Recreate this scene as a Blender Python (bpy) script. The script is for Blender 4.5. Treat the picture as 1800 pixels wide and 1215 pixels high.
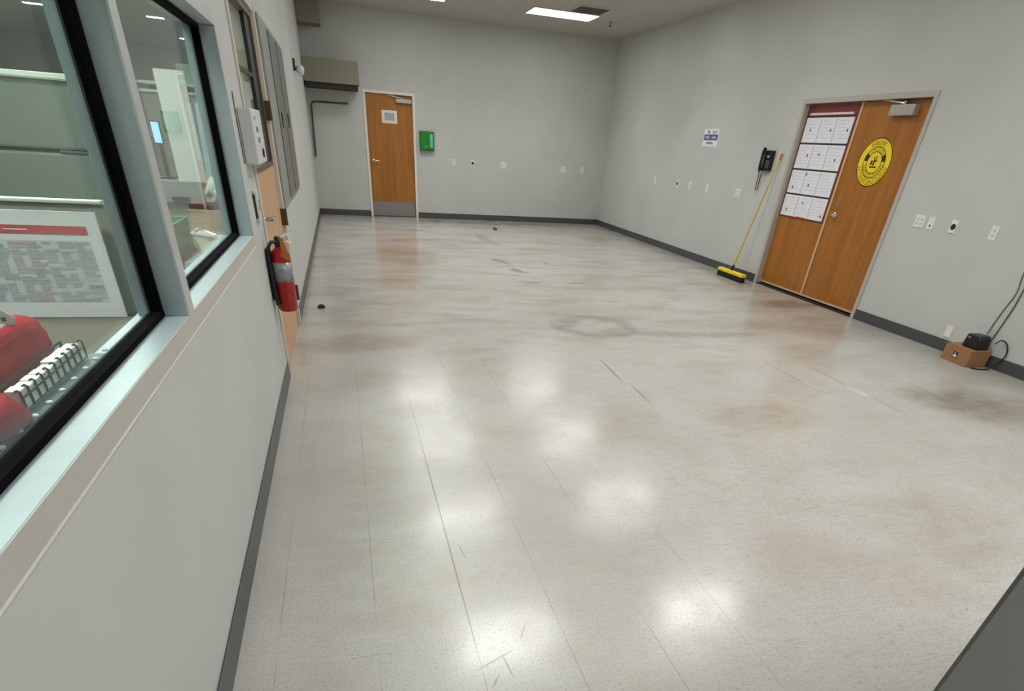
import bpy, bmesh, math, random
from mathutils import Matrix, Vector
random.seed(7)
sc = bpy.context.scene
for o in list(bpy.data.objects): bpy.data.objects.remove(o)
C = sc.collection

# ------------------------------------------------------------------ camera, world, exposure
cd = bpy.data.cameras.new('camera'); cam = bpy.data.objects.new('camera', cd); C.objects.link(cam)
cd.sensor_fit = 'HORIZONTAL'; cd.sensor_width = 36.0; cd.lens = 970.61 / 1800 * 36
cd.shift_x = (900 - 912.04) / 1800; cd.shift_y = (901.43 - 607.5) / 1800
cd.clip_start = 0.02; cd.clip_end = 100
cam.matrix_world = Matrix(((0.9632, 0.0959, -0.2513, 0.4957), (-0.2617, 0.5498, -0.7932, -13.7901),
                           (0.0621, 0.8298, 0.5546, 1.4916), (0, 0, 0, 1)))
sc.camera = cam
wd = bpy.data.worlds.new('world'); sc.world = wd; wd.use_nodes = True
wd.node_tree.nodes['Background'].inputs[0].default_value = (.75, .8, .85, 1)
wd.node_tree.nodes['Background'].inputs[1].default_value = 0.05
sc.view_settings.view_transform = 'Standard'; sc.view_settings.look = 'None'
sc.view_settings.gamma = 1; sc.view_settings.use_curve_mapping = False
sc.view_settings.exposure = 0.13
sc.cycles.use_denoising = True
sc.cycles.max_bounces = 10; sc.cycles.diffuse_bounces = 6; sc.cycles.glossy_bounces = 5; sc.cycles.transparent_max_bounces = 12
sc.cycles.caustics_reflective = False; sc.cycles.caustics_refractive = False
sc.cycles.sample_clamp_indirect = 6

TROFFER = 9.3          # emission of the ceiling troffers of this room
DOWN = 12.5            # watts of the downward-directed light of each troffer
SPREAD = 115           # degrees, cut-off of the troffers' reflectors
NEXT_ROOM = 50         # emission of the lamps in the room behind the windows

W, H = 6.251, 3.387    # room width (x), ceiling height
YN = -16.0             # near end wall, behind the camera

# ------------------------------------------------------------------ helpers
def lin(c):
    c = c / 255.0
    return c / 12.92 if c <= .04045 else ((c + .055) / 1.055) ** 2.4
def rgb(r, g, b): return (lin(r), lin(g), lin(b), 1.0)

class NT:
    def __init__(s, name):
        s.m = bpy.data.materials.new(name); s.m.use_nodes = True
        s.t = s.m.node_tree; s.b = s.t.nodes['Principled BSDF']; s.out = s.t.nodes['Material Output']
    def n(s, typ, **kw):
        nd = s.t.nodes.new(typ)
        for k, v in kw.items(): setattr(nd, k, v)
        return nd
    def l(s, a, b): s.t.links.new(a, b)
    def val(s, sock, v):
        if hasattr(v, 'is_output') or isinstance(v, bpy.types.NodeSocket): s.l(v, sock)
        else: sock.default_value = v
    def math(s, op, a, b=None, c=None, clamp=False):
        nd = s.n('ShaderNodeMath', operation=op, use_clamp=clamp)
        s.val(nd.inputs[0], a)
        if b is not None: s.val(nd.inputs[1], b)
        if c is not None: s.val(nd.inputs[2], c)
        return nd.outputs[0]
    def mix(s, f, a, b, blend='MIX'):
        nd = s.n('ShaderNodeMix', data_type='RGBA', blend_type=blend)
        s.val(nd.inputs[0], f); s.val(nd.inputs[6], a); s.val(nd.inputs[7], b)
        return nd.outputs[2]
    def noise(s, vec, scale, detail=3, rough=.5, dist=0):
        nd = s.n('ShaderNodeTexNoise'); s.l(vec, nd.inputs['Vector'])
        nd.inputs['Scale'].default_value = scale; nd.inputs['Detail'].default_value = detail
        nd.inputs['Roughness'].default_value = rough; nd.inputs['Distortion'].default_value = dist
        return nd.outputs[0]
    def maprange(s, v, a, b, c=0.0, d=1.0, interp='SMOOTHSTEP'):
        nd = s.n('ShaderNodeMapRange', interpolation_type=interp)
        s.val(nd.inputs[0], v); s.val(nd.inputs[1], a); s.val(nd.inputs[2], b); s.val(nd.inputs[3], c); s.val(nd.inputs[4], d)
        return nd.outputs[0]
    def coord(s): return s.n('ShaderNodeTexCoord').outputs['Object']
    def mapping(s, vec, scale=(1, 1, 1), loc=(0, 0, 0), rot=(0, 0, 0)):
        nd = s.n('ShaderNodeMapping'); s.l(vec, nd.inputs[0])
        nd.inputs['Scale'].default_value = scale; nd.inputs['Location'].default_value = loc; nd.inputs['Rotation'].default_value = rot
        return nd.outputs[0]
    def bump(s, h, strength=.2, dist=.01):
        nd = s.n('ShaderNodeBump'); nd.inputs['Strength'].default_value = strength; nd.inputs['Distance'].default_value = dist
        s.l(h, nd.inputs['Height']); s.l(nd.outputs[0], s.b.inputs['Normal'])

def mat(name, col, rough=.5, metal=0.0, var=.04, nscale=12, spec=.5, bump=0, stretch=(1, 1, 1)):
    m = NT(name); co = m.coord(); v = m.mapping(co, stretch)
    f = m.noise(v, nscale, 4)
    a = tuple(max(0, c * (1 - var * 2)) for c in col[:3]) + (1,); b = tuple(min(1, c * (1 + var * 2)) for c in col[:3]) + (1,)
    m.l(m.mix(f, a, b), m.b.inputs['Base Color'])
    m.b.inputs['Roughness'].default_value = rough; m.b.inputs['Metallic'].default_value = metal
    m.b.inputs['Specular IOR Level'].default_value = spec
    if bump: m.bump(m.noise(v, nscale * 3, 3), bump, .004)
    return m.m

def emat(name, col, strength, rough=.5):
    m = NT(name); m.b.inputs['Base Color'].default_value = col
    m.b.inputs['Emission Color'].default_value = col; m.b.inputs['Emission Strength'].default_value = strength
    m.b.inputs['Roughness'].default_value = rough
    return m.m

# ------------------------------------------------------------------ materials
def wall_paint(name, col):
    m = NT(name); co = m.coord()
    f = m.noise(co, 1.3, 3); g = m.noise(co, 60, 4)
    c = m.mix(m.maprange(f, .3, .7), tuple(x * .97 for x in col[:3]) + (1,), tuple(min(1, x * 1.03) for x in col[:3]) + (1,))
    m.l(c, m.b.inputs['Base Color']); m.b.inputs['Roughness'].default_value = .62
    m.b.inputs['Specular IOR Level'].default_value = .3
    m.bump(g, .12, .003)
    return m.m
M = {}
M['wall'] = wall_paint('grey_wall_paint', rgb(190, 192, 188))
M['wall_dark'] = wall_paint('next_room_paint', rgb(190, 194, 188))
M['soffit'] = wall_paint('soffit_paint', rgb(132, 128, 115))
M['taupe'] = mat('taupe_paint', rgb(184, 180, 172), .6, var=.02)
M['sill_highlight'] = mat('painted_highlight', rgb(205, 200, 192), .6, var=.02)
M['base'] = mat('grey_vinyl_base', rgb(70, 73, 74), .38, var=.05, nscale=20)
M['frame'] = mat('door_frame_paint', rgb(178, 172, 164), .4, var=.03)
M['whiteframe'] = mat('white_frame_paint', rgb(226, 219, 208), .4, var=.02)
M['cream'] = mat('cream_frame_paint', rgb(196, 190, 176), .45, var=.03)
M['alu'] = mat('satin_aluminium', rgb(168, 180, 184), .38, .35, var=.04, nscale=30, stretch=(1, 1, 4))
M['alu_face'] = mat('pale_aluminium', rgb(200, 204, 204), .4, .5, var=.03)
M['rubber'] = mat('black_rubber_seal', rgb(5, 5, 8), .9, var=.1, spec=.08)
M['black'] = mat('black_plastic', rgb(16, 17, 20), .35, var=.1)
M['blacksoft'] = mat('black_bristle', rgb(22, 14, 10), .8, var=.2, nscale=80)
M['white'] = mat('white_plastic', rgb(226, 226, 222), .35, var=.02)
M['whitepaint'] = mat('white_enamel', rgb(206, 208, 208), .4, var=.02)
M['paper'] = mat('white_paper', rgb(226, 227, 232), .8, var=.03)
M['steel'] = mat('brushed_steel', rgb(150, 150, 150), .32, .85, var=.06, nscale=10, stretch=(1, 1, 20))
M['chrome'] = mat('chrome', rgb(225, 222, 216), .15, 1.0, var=.02)
M['closer'] = mat('closer_paint', rgb(176, 174, 168), .35, .35, var=.03)
M['hinge'] = mat('bronze_hinge', rgb(96, 72, 56), .4, .6, var=.08)
M['slot'] = mat('dark_slot', rgb(40, 40, 42), .6, var=.05)
M['panelgrey'] = mat('panel_grey_light', rgb(146, 149, 145), .42, .1, var=.03)
M['paneldark'] = mat('panel_grey_door', rgb(106, 110, 107), .36, .15, var=.04)
M['red'] = mat('extinguisher_red', rgb(158, 8, 14), .22, var=.05)
M['silver'] = mat('silver_label', rgb(140, 145, 148), .35, .3, var=.2, nscale=40)
M['amber'] = mat('amber_tag', rgb(176, 110, 34), .5, var=.1)
M['yellow'] = mat('yellow_plastic', rgb(236, 205, 20), .4, var=.04)
M['handle_yellow'] = mat('pale_yellow_handle', rgb(206, 176, 78), .45, var=.08)
M['signyellow'] = mat('sign_yellow', rgb(240, 214, 16), .45, var=.02)
M['signblack'] = mat('sign_black', rgb(40, 26, 12), .5, var=.05)
M['blue'] = mat('sign_blue', rgb(76, 86, 124), .5, var=.05)
M['green'] = mat('cabinet_green', rgb(10, 128, 24), .35, var=.08)
M['darkgreen'] = mat('dark_green_trim', rgb(30, 78, 44), .4, var=.05)
M['lightgreen'] = mat('pale_green_label', rgb(110, 190, 160), .5, var=.05)
M['brownred'] = mat('maroon_border', rgb(110, 42, 40), .4, var=.1)
M['tan'] = mat('tan_edge_strip', rgb(206, 168, 128), .45, var=.05)
M['threshold'] = mat('dark_threshold', rgb(30, 24, 22), .6, var=.1)
M['cord'] = mat('grey_cord', rgb(96, 88, 84), .5, var=.05)
M['blackcord'] = mat('black_cord', rgb(30, 30, 32), .5, var=.05)
M['panelnear'] = mat('charcoal_laminate', rgb(112, 113, 110), .5, var=.03, nscale=3)
M['dirt'] = mat('dark_debris', rgb(50, 46, 44), .8, var=.2)

def ceiling_mat():
    m = NT('ceiling_tile'); co = m.coord()
    sx = m.n('ShaderNodeSeparateXYZ'); m.l(co, sx.inputs[0])
    def line(s, off, w):
        t = m.math('FRACT', m.math('DIVIDE', m.math('ADD', s, off), .62))
        d = m.math('ABSOLUTE', m.math('SUBTRACT', t, .5))
        return m.math('GREATER_THAN', d, .5 - w)
    ln = m.math('MAXIMUM', line(sx.outputs[0], 20.0 - .05, .018), line(sx.outputs[1], 20.0 + .2, .018))
    g = m.noise(co, 90, 5, .7)
    base = m.mix(m.maprange(g, .35, .65), rgb(178, 173, 165), rgb(192, 187, 179))
    m.l(m.mix(m.math('MULTIPLY', ln, .35), base, rgb(150, 147, 140)), m.b.inputs['Base Color'])
    m.b.inputs['Roughness'].default_value = .85; m.bump(g, .3, .004)
    return m.m
M['ceiling'] = ceiling_mat()

def wood(name, c1, c2, c3, rough=.35):
    m = NT(name); co = m.coord()
    v = m.mapping(co, (9, 9, .55)); f = m.noise(v, 1.6, 5, .6, .6)
    v2 = m.mapping(co, (60, 60, 2.0)); g = m.noise(v2, 2.2, 3, .6)
    v3 = m.mapping(co, (3.2, 3.2, .12)); h = m.noise(v3, 1.4, 2)
    c = m.mix(m.maprange(f, .32, .68), c1, c2)
    c = m.mix(m.math('MULTIPLY', m.maprange(g, .45, .75), .35), c, c3)
    c = m.mix(m.math('MULTIPLY', m.maprange(h, .45, .7), .4), c, c1)
    m.l(c, m.b.inputs['Base Color']); m.b.inputs['Roughness'].default_value = rough
    return m.m
M['wood'] = wood('door_veneer', rgb(152, 94, 30), rgb(170, 110, 42), rgb(120, 74, 22))
M['wood_pale'] = wood('pale_door_veneer', rgb(190, 150, 112), rgb(204, 166, 126), rgb(164, 126, 92), .45)
M['cardboard'] = mat('cardboard', rgb(150, 110, 72), .8, var=.08, nscale=8)

def glass_mat():
    m = NT('tinted_pane'); t = m.t
    tr = m.n('ShaderNodeBsdfTransparent'); tr.inputs[0].default_value = (.82, .88, .85, 1)
    gl = m.n('ShaderNodeBsdfGlossy'); gl.inputs['Roughness'].default_value = 0.0; gl.inputs[0].default_value = (.95, 1, .98, 1)
    geo = m.n('ShaderNodeNewGeometry'); fr = m.n('ShaderNodeFresnel')
    m.l(m.maprange(geo.outputs['Backfacing'], 0, 1, 1.34, 1 / 1.34, 'LINEAR'), fr.inputs[0])
    mx = m.n('ShaderNodeMixShader'); m.l(fr.outputs[0], mx.inputs[0]); m.l(tr.outputs[0], mx.inputs[1]); m.l(gl.outputs[0], mx.inputs[2])
    m.l(mx.outputs[0], m.out.inputs[0])
    return m.m
M['glass'] = glass_mat()

def floor_mat():
    m = NT('vinyl_tile_floor'); co = m.coord()
    sx = m.n('ShaderNodeSeparateXYZ'); m.l(co, sx.inputs[0]); X, Y = sx.outputs[0], sx.outputs[1]
    T = .3315
    big = m.noise(co, 1.1, 4, .55); mid = m.noise(co, 4.5, 4, .6); fine = m.noise(co, 95, 2, .6); sp = m.noise(co, 190, 3, .7)
    c = m.mix(m.maprange(big, .3, .7), rgb(170, 168, 162), rgb(181, 180, 174))
    c = m.mix(m.math('MULTIPLY', m.maprange(mid, .45, .75), .30), c, rgb(160, 148, 134))
    far = m.maprange(Y, -10.5, -7.5)
    c = m.mix(m.math('MULTIPLY', m.math('MULTIPLY', m.maprange(m.noise(m.mapping(co, (.7, 1.6, 1)), 1.7, 4, .6), .44, .68), m.math('MULTIPLY_ADD', far, .55, .2)), .8), c, rgb(142, 130, 116))
    # speckle of the vinyl
    c = m.mix(m.math('MULTIPLY', m.maprange(fine, .50, .66), .42), c, rgb(150, 145, 132))
    c = m.mix(m.math('MULTIPLY', m.maprange(sp, .56, .68), .5), c, rgb(130, 126, 116))
    c = m.mix(m.math('MULTIPLY', m.maprange(sp, .42, .3), .25), c, rgb(226, 224, 216))
    # per-tile tone
    tx = m.math('FLOOR', m.math('DIVIDE', m.math('SUBTRACT', X, .131), T)); ty = m.math('FLOOR', m.math('DIVIDE', m.math('ADD', Y, 11.43), T))
    cb = m.n('ShaderNodeCombineXYZ'); m.l(tx, cb.inputs[0]); m.l(ty, cb.inputs[1])
    wn = m.n('ShaderNodeTexWhiteNoise', noise_dimensions='3D'); m.l(cb.outputs[0], wn.inputs['Vector'])
    c = m.mix(m.math('MULTIPLY', wn.outputs[0], .10), c, rgb(180, 176, 164))
    # seams
    def seam(s, off, w):
        t = m.math('FRACT', m.math('DIVIDE', m.math('SUBTRACT', s, off), T))
        d = m.math('ABSOLUTE', m.math('SUBTRACT', t, .5))
        return m.math('GREATER_THAN', d, .5 - w)
    brk = m.maprange(m.noise(m.mapping(co, (3, 1.2, 1)), 1.2, 3, .6), .38, .6)
    brk2 = m.maprange(m.noise(m.mapping(co, (1.3, 5, 1)), 1.1, 2, .6), .5, .68)
    near = m.maprange(Y, -7.0, -10.5)
    s1 = m.math('MULTIPLY', m.math('MULTIPLY', seam(X, .131, .0045), brk), m.math('MULTIPLY', near, m.maprange(X, 1.3, 2.4, 1.0, .3)))
    s2 = m.math('MULTIPLY', m.math('MULTIPLY', seam(Y, -11.43, .004), brk2), m.math('MULTIPLY', near, .55))
    c = m.mix(m.math('MULTIPLY', m.math('MAXIMUM', s1, s2), .62), c, rgb(112, 108, 98))
    # scratches: warped thin lines in three directions
    def scratch(ang, sc_, thr, w=1.0):
        v = m.mapping(co, (sc_ * .16, sc_, 1), rot=(0, 0, ang))
        f = m.noise(v, 1.0, 2, .5, 1.5)
        r = m.math('ABSOLUTE', m.math('SUBTRACT', f, .5))
        return m.math('MULTIPLY', m.maprange(r, thr, 0.0), w)
    zone = m.maprange(m.noise(co, .55, 3), .42, .62)
    s = m.math('MAXIMUM', scratch(.5, 40, .014), scratch(2.3, 34, .014))
    s = m.math('MAXIMUM', s, scratch(1.4, 52, .008))
    right = m.maprange(X, .9, 2.4)
    c = m.mix(m.math('MULTIPLY', m.math('MULTIPLY', s, m.math('MULTIPLY_ADD', right, .8, .2)), .5), c, rgb(126, 120, 106))
    # stains, scuffs and the far door's painted reflection: (x, y, radius_x, radius_y, angle, strength, colour, ring)
    warp = m.n('ShaderNodeTexNoise'); m.l(co, warp.inputs['Vector']); warp.inputs['Scale'].default_value = 2.2; warp.inputs['Detail'].default_value = 3
    wv = m.n('ShaderNodeVectorMath', operation='MULTIPLY_ADD'); m.l(warp.outputs['Color'], wv.inputs[0])
    wv.inputs[1].default_value = (.34, .34, 0); m.l(co, wv.inputs[2])
    wsub = m.n('ShaderNodeVectorMath', operation='SUBTRACT'); m.l(wv.outputs[0], wsub.inputs[0]); wsub.inputs[1].default_value = (.17, .17, 0)
    P = wsub.outputs[0]
    grey, brown, pink, pale = rgb(116, 112, 102), rgb(140, 124, 106), rgb(160, 138, 134), rgb(216, 214, 206)
    soft = m.maprange(m.noise(m.mapping(co, (1, 1.6, 1)), 5, 4, .65), .3, .62)
    def patch(cur, x, y, rx, ry, a, k, col, ring=False, edge=.35):
        mp = m.n('ShaderNodeMapping', vector_type='TEXTURE'); m.l(P, mp.inputs[0])
        mp.inputs['Location'].default_value = (x, y, 0); mp.inputs['Rotation'].default_value = (0, 0, a); mp.inputs['Scale'].default_value = (rx, ry, 1)
        ln = m.n('ShaderNodeVectorMath', operation='LENGTH')
        fl = m.n('ShaderNodeVectorMath', operation='MULTIPLY'); m.l(mp.outputs[0], fl.inputs[0]); fl.inputs[1].default_value = (1, 1, 0)
        m.l(fl.outputs[0], ln.inputs[0]); d = ln.outputs['Value']
        if ring: f = m.maprange(m.math('ABSOLUTE', m.math('SUBTRACT', d, .8)), .32, .05)
        else: f = m.maprange(d, 1.0, edge)
        return m.mix(m.math('MULTIPLY', m.math('MULTIPLY', f, m.math('MULTIPLY_ADD', soft, .6, .4)), k), cur, col)
    for a in [(2.85, -8.52, .46, .42, 0, .55, grey, True), (3.05, -8.7, .45, .22, 0, .45, grey), (2.95, -8.0, .9, .5, 0, .28, brown),
              (3.8, -8.85, .9, .13, -.05, .55, grey), (4.2, -8.5, 1.1, .30, 0, .30, brown),
              (5.75, -7.68, .85, .36, 0, .5, brown), (5.85, -7.62, .70, .30, 0, .85, grey),
              (5.3, -8.65, .9, .5, 0, .5, brown), (5.1, -10.8, .62, .36, -.5, .95, grey), (5.3, -10.9, .9, .6, -.5, .5, brown),
              (4.7, -9.4, .5, .25, .3, .3, grey),
              (3.2, -10.75, .6, .35, .1, .45, brown), (2.4, -12.15, .34, .26, 0, .42, pink), (2.7, -12.45, .35, .3, 0, .3, pink), (2.1, -10.7, .5, .4, 0, .2, brown),
              (.45, -8.95, .75, .30, 0, .55, brown), (1.3, -4.6, .75, 1.1, 0, .60, brown), (1.0, -6.6, .5, .5, 0, .42, brown),  # the brown patch in front of the far door paints in its reflection
              (3.9, -1.35, 1.6, .8, 0, .38, brown), (3.6, -.5, 2.4, .45, 0, .5, grey), (5.3, -2.0, .6, 2.0, .05, .35, brown),
              (2.7, -5.0, .12, .42, .35, .9, grey), (2.8, -5.75, .13, .30, .4, .9, grey), (2.74, -6.45, .14, .07, 0, .9, grey),
              (3.37, -6.5, .12, .06, 0, .9, grey), (3.4, -5.1, .09, .10, 0, .8, grey), (2.93, -2.8, .14, .9, .1, .6, grey),
              (2.2, -3.3, .9, .5, 0, .3, grey), (4.3, -6.6, .9, .6, 0, .22, brown), (2.0, -7.4, 1.2, .35, 0, .18, brown),
              (3.3, -12.2, .55, .35, .4, .35, brown), (.5, -11.6, .30, 1.0, 0, .22, grey), (1.3, -8.6, .35, .2, 0, .2, grey)]:
        c = patch(c, *a)
    def streak(cur, x, y, rx, ry, a, k, col):
        mp = m.n('ShaderNodeMapping', vector_type='TEXTURE'); m.l(co, mp.inputs[0])
        mp.inputs['Location'].default_value = (x, y, 0); mp.inputs['Rotation'].default_value = (0, 0, a); mp.inputs['Scale'].default_value = (rx, ry, 1)
        fl = m.n('ShaderNodeVectorMath', operation='MULTIPLY'); m.l(mp.outputs[0], fl.inputs[0]); fl.inputs[1].default_value = (1, 1, 0)
        ln = m.n('ShaderNodeVectorMath', operation='LENGTH'); m.l(fl.outputs[0], ln.inputs[0])
        return m.mix(m.math('MULTIPLY', m.maprange(ln.outputs['Value'], 1.0, .5), k), cur, col)
    for a in [(2.47, -9.75, .012, .34, -.05, .75, rgb(120, 115, 105)), (2.49, -10.25, .012, .28, -.03, .6, rgb(120, 115, 105)),
              (2.50, -9.9, .03, .4, -.05, .08, pale), (4.36, -10.1, .012, .42, -.02, .55, grey), (4.37, -10.75, .010, .3, 0, .5, grey),
              (4.0, -10.0, .012, .5, -.03, .4, grey), (4.35, -10.42, .055, .17, 0, .22, rgb(222, 221, 214)),
              (.797, -11.5, .0026, 1.5, 0, .75, rgb(100, 96, 86)), (.845, -11.9, .003, .07, .12, .7, grey), (.85, -12.53, .0035, .10, -1.15, .8, grey), (.885, -12.56, .0035, .075, .15, .8, grey), (.83, -12.62, .003, .04, -.6, .7, grey),
              (.98, -12.42, .003, .06, -.5, .6, grey), (5.0, -10.5, .012, .3, -.1, .5, grey), (5.25, -10.9, .012, .35, -.1, .5, grey)]:
        c = streak(c, *a)
    vo = m.n('ShaderNodeTexVoronoi'); m.l(co, vo.inputs['Vector']); vo.inputs['Scale'].default_value = 2.6; vo.inputs['Randomness'].default_value = 1.0
    c = m.mix(m.math('MULTIPLY', m.maprange(vo.outputs['Distance'], .020, .010), .7), c, rgb(70, 66, 60))
    vo2 = m.n('ShaderNodeTexVoronoi'); m.l(m.mapping(co, (1, 1, 1), (3.1, 1.7, 0)), vo2.inputs['Vector']); vo2.inputs['Scale'].default_value = 7
    c = m.mix(m.math('MULTIPLY', m.maprange(vo2.outputs['Distance'], .030, .012), .35), c, rgb(90, 84, 76))
    m.l(c, m.b.inputs['Base Color'])
    r = m.math('MULTIPLY_ADD', m.maprange(mid, .3, .7), .05, .15)
    r = m.math('MULTIPLY_ADD', m.maprange(fine, .4, .7), .05, r)
    m.l(r, m.b.inputs['Roughness']); m.b.inputs['Specular IOR Level'].default_value = .55
    hgt = m.math('SUBTRACT', m.math('MULTIPLY', m.noise(co, 9, 3), .6), m.math('MULTIPLY', m.math('MAXIMUM', s1, s), .15))
    m.bump(m.math('ADD', hgt, m.math('MULTIPLY', fine, .06)), .03, .005)
    return m.m
M['floor'] = floor_mat()

# ------------------------------------------------------------------ mesh building
class MB:
    def __init__(s): s.bm = bmesh.new()
    def box(s, x0, x1, y0, y1, z0, z1, rot=None, piv=(0, 0, 0)):
        vs = [s.bm.verts.new((x, y, z)) for z in (z0, z1) for y in (y0, y1) for x in (x0, x1)]
        for f in ((0, 2, 3, 1), (4, 5, 7, 6), (0, 1, 5, 4), (2, 6, 7, 3), (0, 4, 6, 2), (1, 3, 7, 5)):
            s.bm.faces.new([vs[i] for i in f])
        if rot is not None: bmesh.ops.rotate(s.bm, verts=vs, cent=piv, matrix=rot)
        return s
    def prism(s, pts, axis, a, b):
        """polygon pts (2D) extruded along axis from a to b"""
        def p(q, t):
            return {'x': (t, q[0], q[1]), 'y': (q[0], t, q[1]), 'z': (q[0], q[1], t)}[axis]
        A = [s.bm.verts.new(p(q, a)) for q in pts]; B = [s.bm.verts.new(p(q, b)) for q in pts]
        s.bm.faces.new(A); s.bm.faces.new(B[::-1]); n = len(pts)
        for i in range(n): s.bm.faces.new((A[i], B[i], B[(i + 1) % n], A[(i + 1) % n]))
        return s
    def tube(s, pts, r, seg=8, cap=True):
        pts = [Vector(p) for p in pts]; rs = r if isinstance(r, (list, tuple)) else [r] * len(pts); rings = []
        prev = None
        for i, p in enumerate(pts):
            d = (pts[min(i + 1, len(pts) - 1)] - pts[max(i - 1, 0)]).normalized()
            if prev is None:
                up = Vector((0, 0, 1)) if abs(d.z) < .9 else Vector((1, 0, 0))
                u = d.cross(up).normalized()
            else: u = (prev - d * prev.dot(d)).normalized()
            v = d.cross(u); prev = u
            rings.append([s.bm.verts.new(p + (u * math.cos(2 * math.pi * k / seg) + v * math.sin(2 * math.pi * k / seg)) * rs[i]) for k in range(seg)])
        for a, b in zip(rings, rings[1:]):
            for k in range(seg): s.bm.faces.new((a[k], a[(k + 1) % seg], b[(k + 1) % seg], b[k]))
        if cap: s.bm.faces.new(rings[0][::-1]); s.bm.faces.new(rings[-1])
        return s
    def lathe(s, prof, c=(0, 0, 0), axis='z', seg=24):
        """prof: list of (radius, height)"""
        rings = []
        for r, h in prof:
            ring = []
            for k in range(seg):
                a = 2 * math.pi * k / seg; x, y = r * math.cos(a), r * math.sin(a)
                q = {'z': (x, y, h), 'y': (x, h, y), 'x': (h, x, y)}[axis]
                ring.append(s.bm.verts.new((q[0] + c[0], q[1] + c[1], q[2] + c[2])))
            rings.append(ring)
        for a, b in zip(rings, rings[1:]):
            for k in range(seg): s.bm.faces.new((a[k], a[(k + 1) % seg], b[(k + 1) % seg], b[k]))
        s.bm.faces.new(rings[0][::-1]); s.bm.faces.new(rings[-1])
        return s
    def build(s, name, m, parent=None, bevel=0, smooth=False, seg=2):
        bmesh.ops.recalc_face_normals(s.bm, faces=s.bm.faces)
        me = bpy.data.meshes.new(name); s.bm.to_mesh(me); s.bm.free()
        if smooth:
            me.shade_smooth(); me.set_sharp_from_angle(angle=math.radians(40))
        o = bpy.data.objects.new(name, me); C.objects.link(o)
        if isinstance(m, str): m = M[m]
        me.materials.append(m)
        if parent is not None: o.parent = parent
        if bevel:
            b = o.modifiers.new('bevel', 'BEVEL'); b.width = bevel; b.segments = seg; b.limit_method = 'ANGLE'; b.angle_limit = math.radians(40)
        return o
def box(*a): return MB().box(*a)
def tag(o, label=None, cat=None, group=None, kind=None):
    if label: o['label'] = label
    if cat: o['category'] = cat
    if group: o['group'] = group
    if kind: o['kind'] = kind
    return o
def empty(name, loc=(0, 0, 0), rz=0.0):
    o = bpy.data.objects.new(name, None); C.objects.link(o); o.location = loc; o.rotation_euler = (0, 0, rz); o.empty_display_size = .1
    return o
def thing(name, label, cat, loc=(0, 0, 0), rz=0.0, group=None): return tag(empty(name, loc, rz), label, cat, group)
def copy_tree(o, parent=None):
    c = o.copy(); C.objects.link(c); c.parent = parent
    for ch in list(o.children): copy_tree(ch, c)
    return c
def struct(name, mb, m, parent=None, **k):
    o = mb.build(name, m, parent, **k)
    if parent is None: o['kind'] = 'structure'
    return o
def sempty(name, loc=(0, 0, 0), rz=0.0): return tag(empty(name, loc, rz), kind='structure')
R90 = math.pi / 2     # wall items are built facing local -Y; far wall rz=0, right wall rz=-90, left wall rz=+90

# ------------------------------------------------------------------ room shell
T = .14
struct('floor', box(-T, W + .3, YN, .3, -.1, 0), 'floor')
struct('ceiling', box(0, W, YN, 0, H, H + .1), 'ceiling')
def wall_x(name, y0, y1, x0, x1, holes, m='wall'):
    """wall in the YZ plane with holes [(ya,yb,za,zb)] (ya<yb)"""
    mb = MB(); cur = y0
    for ya, yb, za, zb in sorted(holes):
        mb.box(x0, x1, cur, ya, 0, H)
        if za > 0: mb.box(x0, x1, ya, yb, 0, za)
        mb.box(x0, x1, ya, yb, zb, H); cur = yb
    mb.box(x0, x1, cur, y1, 0, H)
    return struct(name, mb, m)
WY0, WY1, WZ0, WZ1 = -13.75, -10.16, .985, 1.93     # window opening in the left wall (far end, sill, head)
LD0, LD1, LDZ = -9.66, -8.28, 2.19                  # left door opening
RD0, RD1, RDZ = -8.30, -6.31, 2.185                 # right double door opening
FD0, FD1, FDZ = 1.045, 2.045, 2.185                 # far door opening
wall_x('wall_left', YN, 0, -T, 0, [(WY0, WY1, .93, WZ1), (LD0, LD1, 0, LDZ)])
wall_x('wall_right', YN, 0, W, W + T, [(RD0, RD1, 0, RDZ)])
mb = MB().box(-T, FD0, 0, T, 0, H).box(FD0, FD1, 0, T, FDZ, H).box(FD1, W + T, 0, T, 0, H)
struct('wall_back', mb, 'wall')
struct('wall_front', box(-T, W + T, YN - T, YN, 0, H), 'wall')
BH, BT = .11, .010
struct('baseboard_back', MB().box(BT, FD0, -BT, 0, 0, BH).box(FD1, W - BT, -BT, 0, 0, BH), 'base', bevel=.003)
struct('baseboard_right', MB().box(W - BT, W, YN, RD0, 0, BH).box(W - BT, W, RD1, 0, 0, BH), 'base', bevel=.003)
struct('baseboard_left', MB().box(0, BT, YN, LD0 - .02, 0, BH).box(0, BT, LD1 + .02, 0, 0, BH), 'base', bevel=.003)

# bulkheads in the far left corner
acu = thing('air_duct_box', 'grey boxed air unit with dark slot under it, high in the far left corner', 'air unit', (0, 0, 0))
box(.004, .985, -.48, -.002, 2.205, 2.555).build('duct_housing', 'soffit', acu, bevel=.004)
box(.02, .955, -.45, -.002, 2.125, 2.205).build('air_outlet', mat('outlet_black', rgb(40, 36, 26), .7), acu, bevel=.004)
struct('trim_1', box(.002, .39, -.45, -.002, 3.03, H - .001), 'soffit', bevel=.004)

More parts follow.
